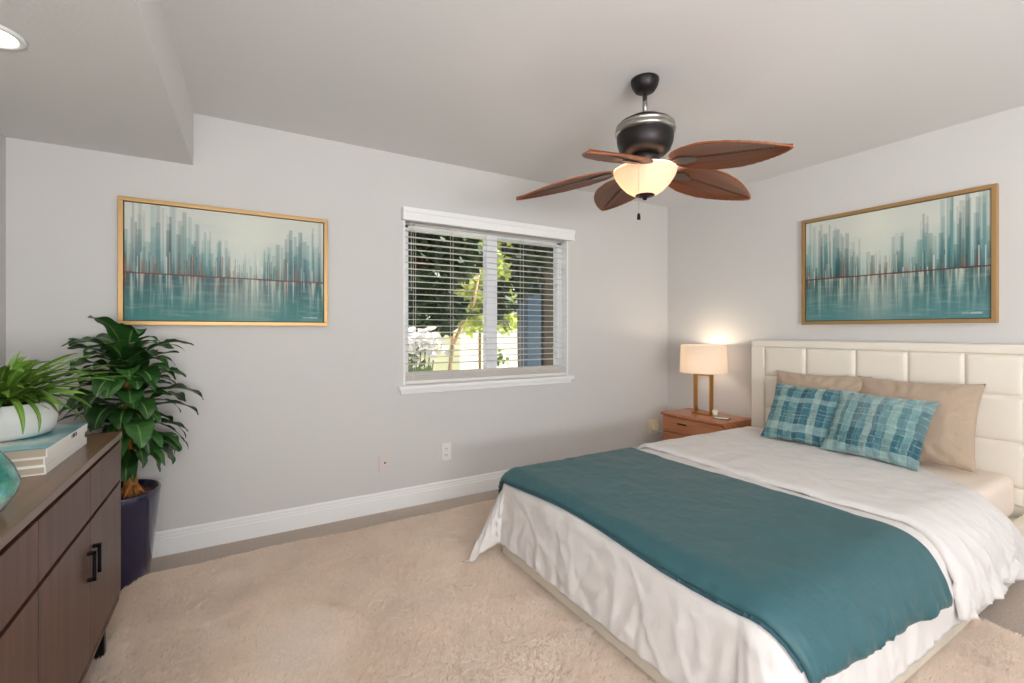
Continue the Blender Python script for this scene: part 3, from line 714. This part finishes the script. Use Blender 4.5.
# downlight in the soffit
dl = empty('recessed_downlight', (-.663, 2.067, 2.147), 'lit round recessed downlight in the lowered ceiling', 'ceiling light')
MB().lathe([(.066, -.004), (.070, -.009), (.084, -.007), (.088, 0), (.066, 0)], 48, caps=False).build('trim_ring', M_trim, dl)
MB().lathe([(0, -.003), (.067, -.003), (.067, -.001), (0, -.001)], 48, caps=False).build('lens', M_lens, dl)
light('downlight_light', 'SPOT', (-.655, 2.067, 2.135), 9, (1, .94, .84), (0, 0, 0), spot_size=math.radians(120), spot_blend=1.0, shadow_soft_size=.06)

# ------------------------------------------------------------------ sideboard
SX0, SX1, SYN, SYF = -.925, -.387, .57, 2.365
sb = empty('sideboard', ((SX0 + SX1) / 2, (SYN + SYF) / 2, 0), 'long dark walnut sideboard with drawers and doors along the left wall', 'sideboard')
def sbp(mb, name, m, par=sb):
    bmesh.ops.translate(mb.bm, vec=-Vector(sb.location), verts=mb.bm.verts); return mb.build(name, m, par)
sbp(MB().box(SX0, SX1, SYN, SYF, .800, .823, .002), 'top', M_wal_top)
cs = MB().box(SX0 + .004, SX1 - .022, SYN + .004, SYF - .004, .19, .799); sbp(cs, 'carcass', M_walin)
sbp(MB().box(SX0 + .002, SX1 - .004, SYF - .020, SYF - .0005, .20, .799, .001).box(SX0 + .002, SX1 - .004, SYN + .0005, SYN + .02, .20, .799, .001).box(SX0 + .01, SX1 - .006, SYN + .02, SYF - .02, .17, .189), 'end_panels', M_wal)
n = 4; L_ = (SYF - SYN - .042) / n
for k in range(n):
    y1 = SYF - .021 - k * L_; y0 = y1 - L_
    sbp(MB().box(SX1 - .021, SX1 - .002, y0 + .0015, y1 - .0015, .640, .786, .0015), 'drawer', M_wal)
    d = sbp(MB().box(SX1 - .021, SX1 - .002, y0 + .0015, y1 - .0015, .204, .628, .0015), 'door', M_wal)
    yh = (y0 + .030) if k % 2 == 0 else (y1 - .030)
    h_ = MB(); h_.box(SX1 - .002, SX1 + .020, yh - .006, yh + .006, .535, .545, .001); h_.box(SX1 + .010, SX1 + .020, yh - .006, yh + .006, .455, .545, .001)
    h_.box(SX1 - .002, SX1 + .020, yh - .006, yh + .006, .455, .465, .001)
    bmesh.ops.translate(h_.bm, vec=-Vector(sb.location), verts=h_.bm.verts); h_.build('handle', M_black, d)
for y in (SYN + .2, SYF - .115):
    for x in (SX0 + .05, SX1 - .045): sbp(MB().box(x - .014, x + .014, y - .014, y + .014, 0, .17, .001), 'leg', M_black)

# books
def book(y0, y1, x0, x1, z0, z1, label, cover, rz=0.0, mark=False, group='books under the white planter'):
    o = empty('book', ((x0 + x1) / 2, (y0 + y1) / 2, z0), label, 'book', group, rz)
    hx, hy, t = (x1 - x0) / 2, (y1 - y0) / 2, z1 - z0
    MB().box(-hx + .004, hx - .004, -hy + .003, hy - .003, .0025, t - .0025).build('pages', M_paper, o)
    c_ = MB(); c_.box(-hx, hx, -hy, hy, t - .003, t, .0005); 
    c_.build('front_cover', cover, o)
    c_ = MB(); c_.box(-hx, hx, -hy, hy, 0, .003, .0005); c_.box(hx - .0035, hx, -hy, hy, .002, t - .002, .001); c_.build('spine_and_back_cover', M_cover, o)
    if mark:
        q = MB(); r_ = random.Random(2)
        for k in range(4):
            yy = .02 + k * .014
            q.box(hx - .0005, hx + .0008, yy, yy + .003, t * .28, t * .75); q.box(hx - .0005, hx + .0008, yy, yy + .010, t * .66, t * .75)
            if k % 2: q.box(hx - .0005, hx + .0008, yy + .007, yy + .010, t * .28, t * .75)
            if k != 1: q.box(hx - .0005, hx + .0008, yy, yy + .009, t * .46, t * .54)
        q.build('spine_lettering', M_ink, o)
    return o
M_tealcov = mat('teal_photo_cover', (70, 148, 158), .3, coat=.3)
_nt = M_tealcov.node_tree; _n = _nt.nodes.new('ShaderNodeTexNoise'); _n.inputs['Scale'].default_value = 5.5; _n.inputs['Detail'].default_value = 6
_r = _nt.nodes.new('ShaderNodeValToRGB'); e_ = _r.color_ramp.elements; e_[0].position = .40; e_[0].color = srgb(40, 128, 140); e_[1].position = .66; e_[1].color = srgb(232, 224, 214)
x_ = e_.new(.56); x_.color = srgb(96, 168, 172)
_tc = _nt.nodes.new('ShaderNodeTexCoord'); _nt.links.new(_tc.outputs['Object'], _n.inputs['Vector']); _nt.links.new(_n.outputs[0], _r.inputs[0]); _nt.links.new(_r.outputs[0], _nt.nodes['Principled BSDF'].inputs['Base Color'])
book(1.76, 2.17, -.78, -.452, .8235, .8465, 'cream backed book, bottom of the stack on the sideboard', M_cover)
book(1.765, 2.16, -.775, -.455, .8467, .8690, 'cream book in the middle of the stack of three', M_cover)
book(1.765, 2.17, -.78, -.450, .8692, .8970, 'teal covered white book on top of the stack, under the planter', M_tealcov, mark=True)

# ------------------------------------------------------------------ leaves
def strap_leaf(mb, base, az, elev, length, width, droop, seg=10, fold=.35, lobes=0, twist=0, notch=0, tone=1.0):
    """curved leaf blade: starts at base, heads out at elevation elev and bends down by droop (radians)"""
    lay = mb.bm.verts.layers.float_color.get('Col') or mb.bm.verts.layers.float_color.new('Col')
    d2 = Vector((math.cos(az), math.sin(az), 0)); side = Vector((-math.sin(az), math.cos(az), 0))
    p = Vector(base); rows = []; S7 = (-1, -.58, -.10, 0, .10, .58, 1)
    for i in range(seg + 1):
        t = i / seg; e = elev - droop * t ** 1.2
        d = d2 * math.cos(e) + Vector((0, 0, math.sin(e))); nrm = -d2 * math.sin(e) + Vector((0, 0, math.cos(e)))
        tw = twist * t; sd_ = side * math.cos(tw) + nrm * math.sin(tw); nn = nrm * math.cos(tw) - side * math.sin(tw)
        wv = width / 2 * (math.sin(PI * min(1, (t * .93 + .05)) ** .85) ** .8)
        if notch: wv *= 1 - notch * (.5 + .5 * math.cos(t * lobes * 2 * PI))
        wav = .06 * width * math.sin(t * 16 + az * 5); row = []
        for s in S7:
            v = mb.bm.verts.new(p + sd_ * wv * s + nn * (fold * wv * abs(s) ** 1.3 + (wav if abs(s) == 1 else 0)))
            k = tone * (1.0 if i % 2 else .86) * (.92 + .16 * t)
            c = LEAF_C[mb.leafset]
            v[lay] = (*(c[1] if s == 0 else Vector(c[0]) * k), 1); row.append(v)
        rows.append(row)
        p = p + d * length / seg
    for A, B in zip(rows, rows[1:]):
        for k in range(6):
            f_ = mb.bm.faces.new((A[k], A[k + 1], B[k + 1], B[k])); f_.smooth = True
MB.leafset = 0
LEAF_C = [(srgb(40, 78, 32)[:3], srgb(120, 158, 82)[:3]), (srgb(102, 142, 50)[:3], srgb(178, 200, 110)[:3])]
M_leaf = attr_mat('dark_green_leaf', .34); M_leaf2 = attr_mat('light_green_leaf', .4)
# tall plant in the navy pot
pr = random.Random(21)
PX, PY = -.51, 2.925
tp = empty('potted_plant', (PX, PY, 0), 'tall dark green leafy plant in a glossy navy pot beside the sideboard', 'potted plant')
MB().lathe([(.0, 0), (.125, 0), (.138, .008), (.150, .10), (.168, .28), (.180, .40), (.184, .438), (.178, .444), (.172, .440), (.170, .40), (.0, .39)], 64, caps=False).build('pot', M_navy, tp)
so_ = MB(); so_.grid(lambda u, v_: Vector((.168 * v_ * math.cos(2 * PI * u), .168 * v_ * math.sin(2 * PI * u), .408 + .020 * (1 - v_) + .006 * fbm(v_ * 9 * math.cos(2 * PI * u), v_ * 9 * math.sin(2 * PI * u)))), 48, 14)
so_.build('soil', M_soil, tp)
tk = MB(); tk.tube([(.075, -.04, .405), (.07, -.035, .46), (.062, -.02, .56), (.05, 0, .72), (.05, .01, .9), (.05, .0, 1.05)], [.038, .030, .025, .022, .018, .012], 14)
for k in range(6):
    a = k * 1.05; tk.tube([(.072 + .02 * math.cos(a), -.038 + .02 * math.sin(a), .47), (.075 + .05 * math.cos(a), -.04 + .05 * math.sin(a), .418)], [.010, .004], 6)
tk.build('trunk', M_bark, tp)
lf = MB(); stm = MB()
def big_leaf(z, az, elev, pet, length, width, droop, lobes=0, notch=0, tw=0):
    b0 = Vector((.05, 0, z)); d = Vector((math.cos(az) * math.cos(elev), math.sin(az) * math.cos(elev), math.sin(elev)))
    b1 = b0 + d * pet
    stm.tube([b0, b0 + d * pet * .5 + Vector((0, 0, .012)), b1], .0035, 6)
    strap_leaf(lf, b1, az, elev, length, width, droop, 16, .25, lobes, tw, notch, pr.choice((.7, .9, 1.0, 1.25, 1.7)))
for k in range(118):
    az = k * 2.39996 + pr.uniform(-.2, .2); t = (k + .5) / 118
    z = .66 + .435 * t + pr.uniform(-.02, .02)
    el = -.25 + 1.25 * t + pr.uniform(-.2, .2)
    pet = pr.uniform(.02, .12) * (1.1 - .3 * t); ln = pr.uniform(.16, .27)
    # keep the leaves off the wall behind the pot
    reach = (pet + ln * .8) * max(.1, math.sin(az))
    if reach > .17: ln *= .55; pet *= .5
    ln *= .93
    kind = pr.random()
    big_leaf(z, az, el, pet, ln, pr.uniform(.045, .07) if kind < .55 else pr.uniform(.085, .125), pr.uniform(.9, 1.9), lobes=7 if kind < .4 else 0, notch=.28 if kind < .4 else 0, tw=pr.uniform(-.6, .6))
# the big broad leaves facing the room, and the low drooping fingers
for z, az, el, pet, ln, wd, dr in ((.98, -1.7, .25, .09, .20, .13, 1.7), (.80, -1.2, .0, .08, .22, .12, 1.5), (1.02, -.9, .2, .05, .18, .12, 1.6), (.90, -2.4, .3, .08, .18, .12, 1.5), (.86, -1.9, .1, .10, .18, .11, 1.6),
                                (.93, -1.35, .15, .06, .17, .11, 1.5), (.88, -1.0, .1, .06, .17, .10, 1.6), (.84, -1.55, .1, .05, .17, .11, 1.5), (.99, -1.2, .3, .05, .16, .10, 1.7), (.68, -.7, -.1, .06, .20, .05, 1.2), (.70, -.2, .1, .07, .20, .045, 1.5), (.66, -1.3, -.3, .05, .20, .05, 1.0), (.68, .1, .2, .08, .22, .04, 1.7), (.72, -1.8, -.3, .05, .2, .06, 1.0)):
    big_leaf(z, az, el, pet, ln, wd, dr, tw=pr.uniform(-.3, .3))
stm.build('leaf_stems', mat('green_petiole', (96, 120, 54), .5), tp)
lo = lf.build('leaves', M_leaf, tp)

# low planter on the books
BX, BYC, BZ = -.625, 2.01, .8975
bp_ = empty('bowl_planter', (BX, BYC, BZ), 'white ceramic bowl planter of bright green arching leaves on the books', 'potted plant')
MB().lathe([(.0, 0), (.108, 0), (.122, .006), (.130, .020), (.134, .050), (.136, .104), (.131, .105), (.126, .100), (.0, .09)], 64, caps=False).build('bowl', M_bowl, bp_)
MB().lathe([(0, .100), (.06, .101), (.126, .094)], 40, caps=False).build('soil', mat('dark_soil', (48, 38, 26), .95, bump=(90, 1)), bp_)
lf = MB(); lf.leafset = 1
for k in range(150):
    az = pr.uniform(-PI, PI); r0 = pr.uniform(.0, .06); el = pr.uniform(.15, 1.35); ln = pr.uniform(.13, .24)
    if math.cos(az) < -.5: ln *= .75
    strap_leaf(lf, (r0 * math.cos(az), r0 * math.sin(az), .098), az, el, ln, pr.uniform(.018, .036), pr.uniform(.6, 1.7), 9, .35, 0, pr.uniform(-.5, .5), 0, pr.choice((.55, .75, 1.0, 1.25)))
for az, el, ln, wd, dr in ((.55, .50, .30, .024, .75), (.15, .42, .30, .022, .6), (.9, .55, .30, .024, .8), (-.2, .6, .26, .024, 1.0), (.35, .7, .28, .022, .9), (-1.0, .35, .20, .018, 2.2), (-.75, .3, .19, .014, 2.4), (-1.3, .3, .19, .018, 2.2)):
    strap_leaf(lf, (.05 * math.cos(az), .05 * math.sin(az), .11), az, el, ln, wd, dr, 10, .35)
lf.build('leaves', M_leaf2, bp_)

# teal mosaic vase
M_vase = mat('crackled_teal_glass', (70, 160, 146), .25, coat=.6)
_nt = M_vase.node_tree; _tc = _nt.nodes.new('ShaderNodeTexCoord'); _v = _nt.nodes.new('ShaderNodeTexVoronoi'); _v.inputs['Scale'].default_value = 75
_n = _nt.nodes.new('ShaderNodeTexNoise'); _n.inputs['Scale'].default_value = 14; _n.inputs['Detail'].default_value = 5
_r = _nt.nodes.new('ShaderNodeValToRGB'); e_ = _r.color_ramp.elements; e_[0].position = .35; e_[0].color = srgb(20, 116, 100); e_[1].position = .68; e_[1].color = srgb(206, 226, 214)
x_ = e_.new(.5); x_.color = srgb(92, 178, 164)
_mx = _nt.nodes.new('ShaderNodeMixRGB'); _mx.blend_type = 'MULTIPLY'; _mx.inputs[0].default_value = .35
for a in (_v, _n): _nt.links.new(_tc.outputs['Object'], a.inputs['Vector'])
_nt.links.new(_n.outputs[0], _r.inputs[0]); _nt.links.new(_r.outputs[0], _mx.inputs[1]); _nt.links.new(_v.outputs['Color'], _mx.inputs[2]); _nt.links.new(_mx.outputs[0], _nt.nodes['Principled BSDF'].inputs['Base Color'])
vs_ = MB().lathe([(.0, 0), (.045, 0), (.076, .012), (.096, .045), (.101, .070), (.090, .104), (.064, .147), (.036, .19), (.024, .23), (.022, .27), (.030, .30), (.026, .30), (.018, .27), (.018, .2), (0, .19)], 64, caps=False).build('vase', M_vase, loc=(-.505, 1.41, .8235))
tag(vs_, 'teal and white mottled teardrop vase at the near end of the sideboard', 'vase')
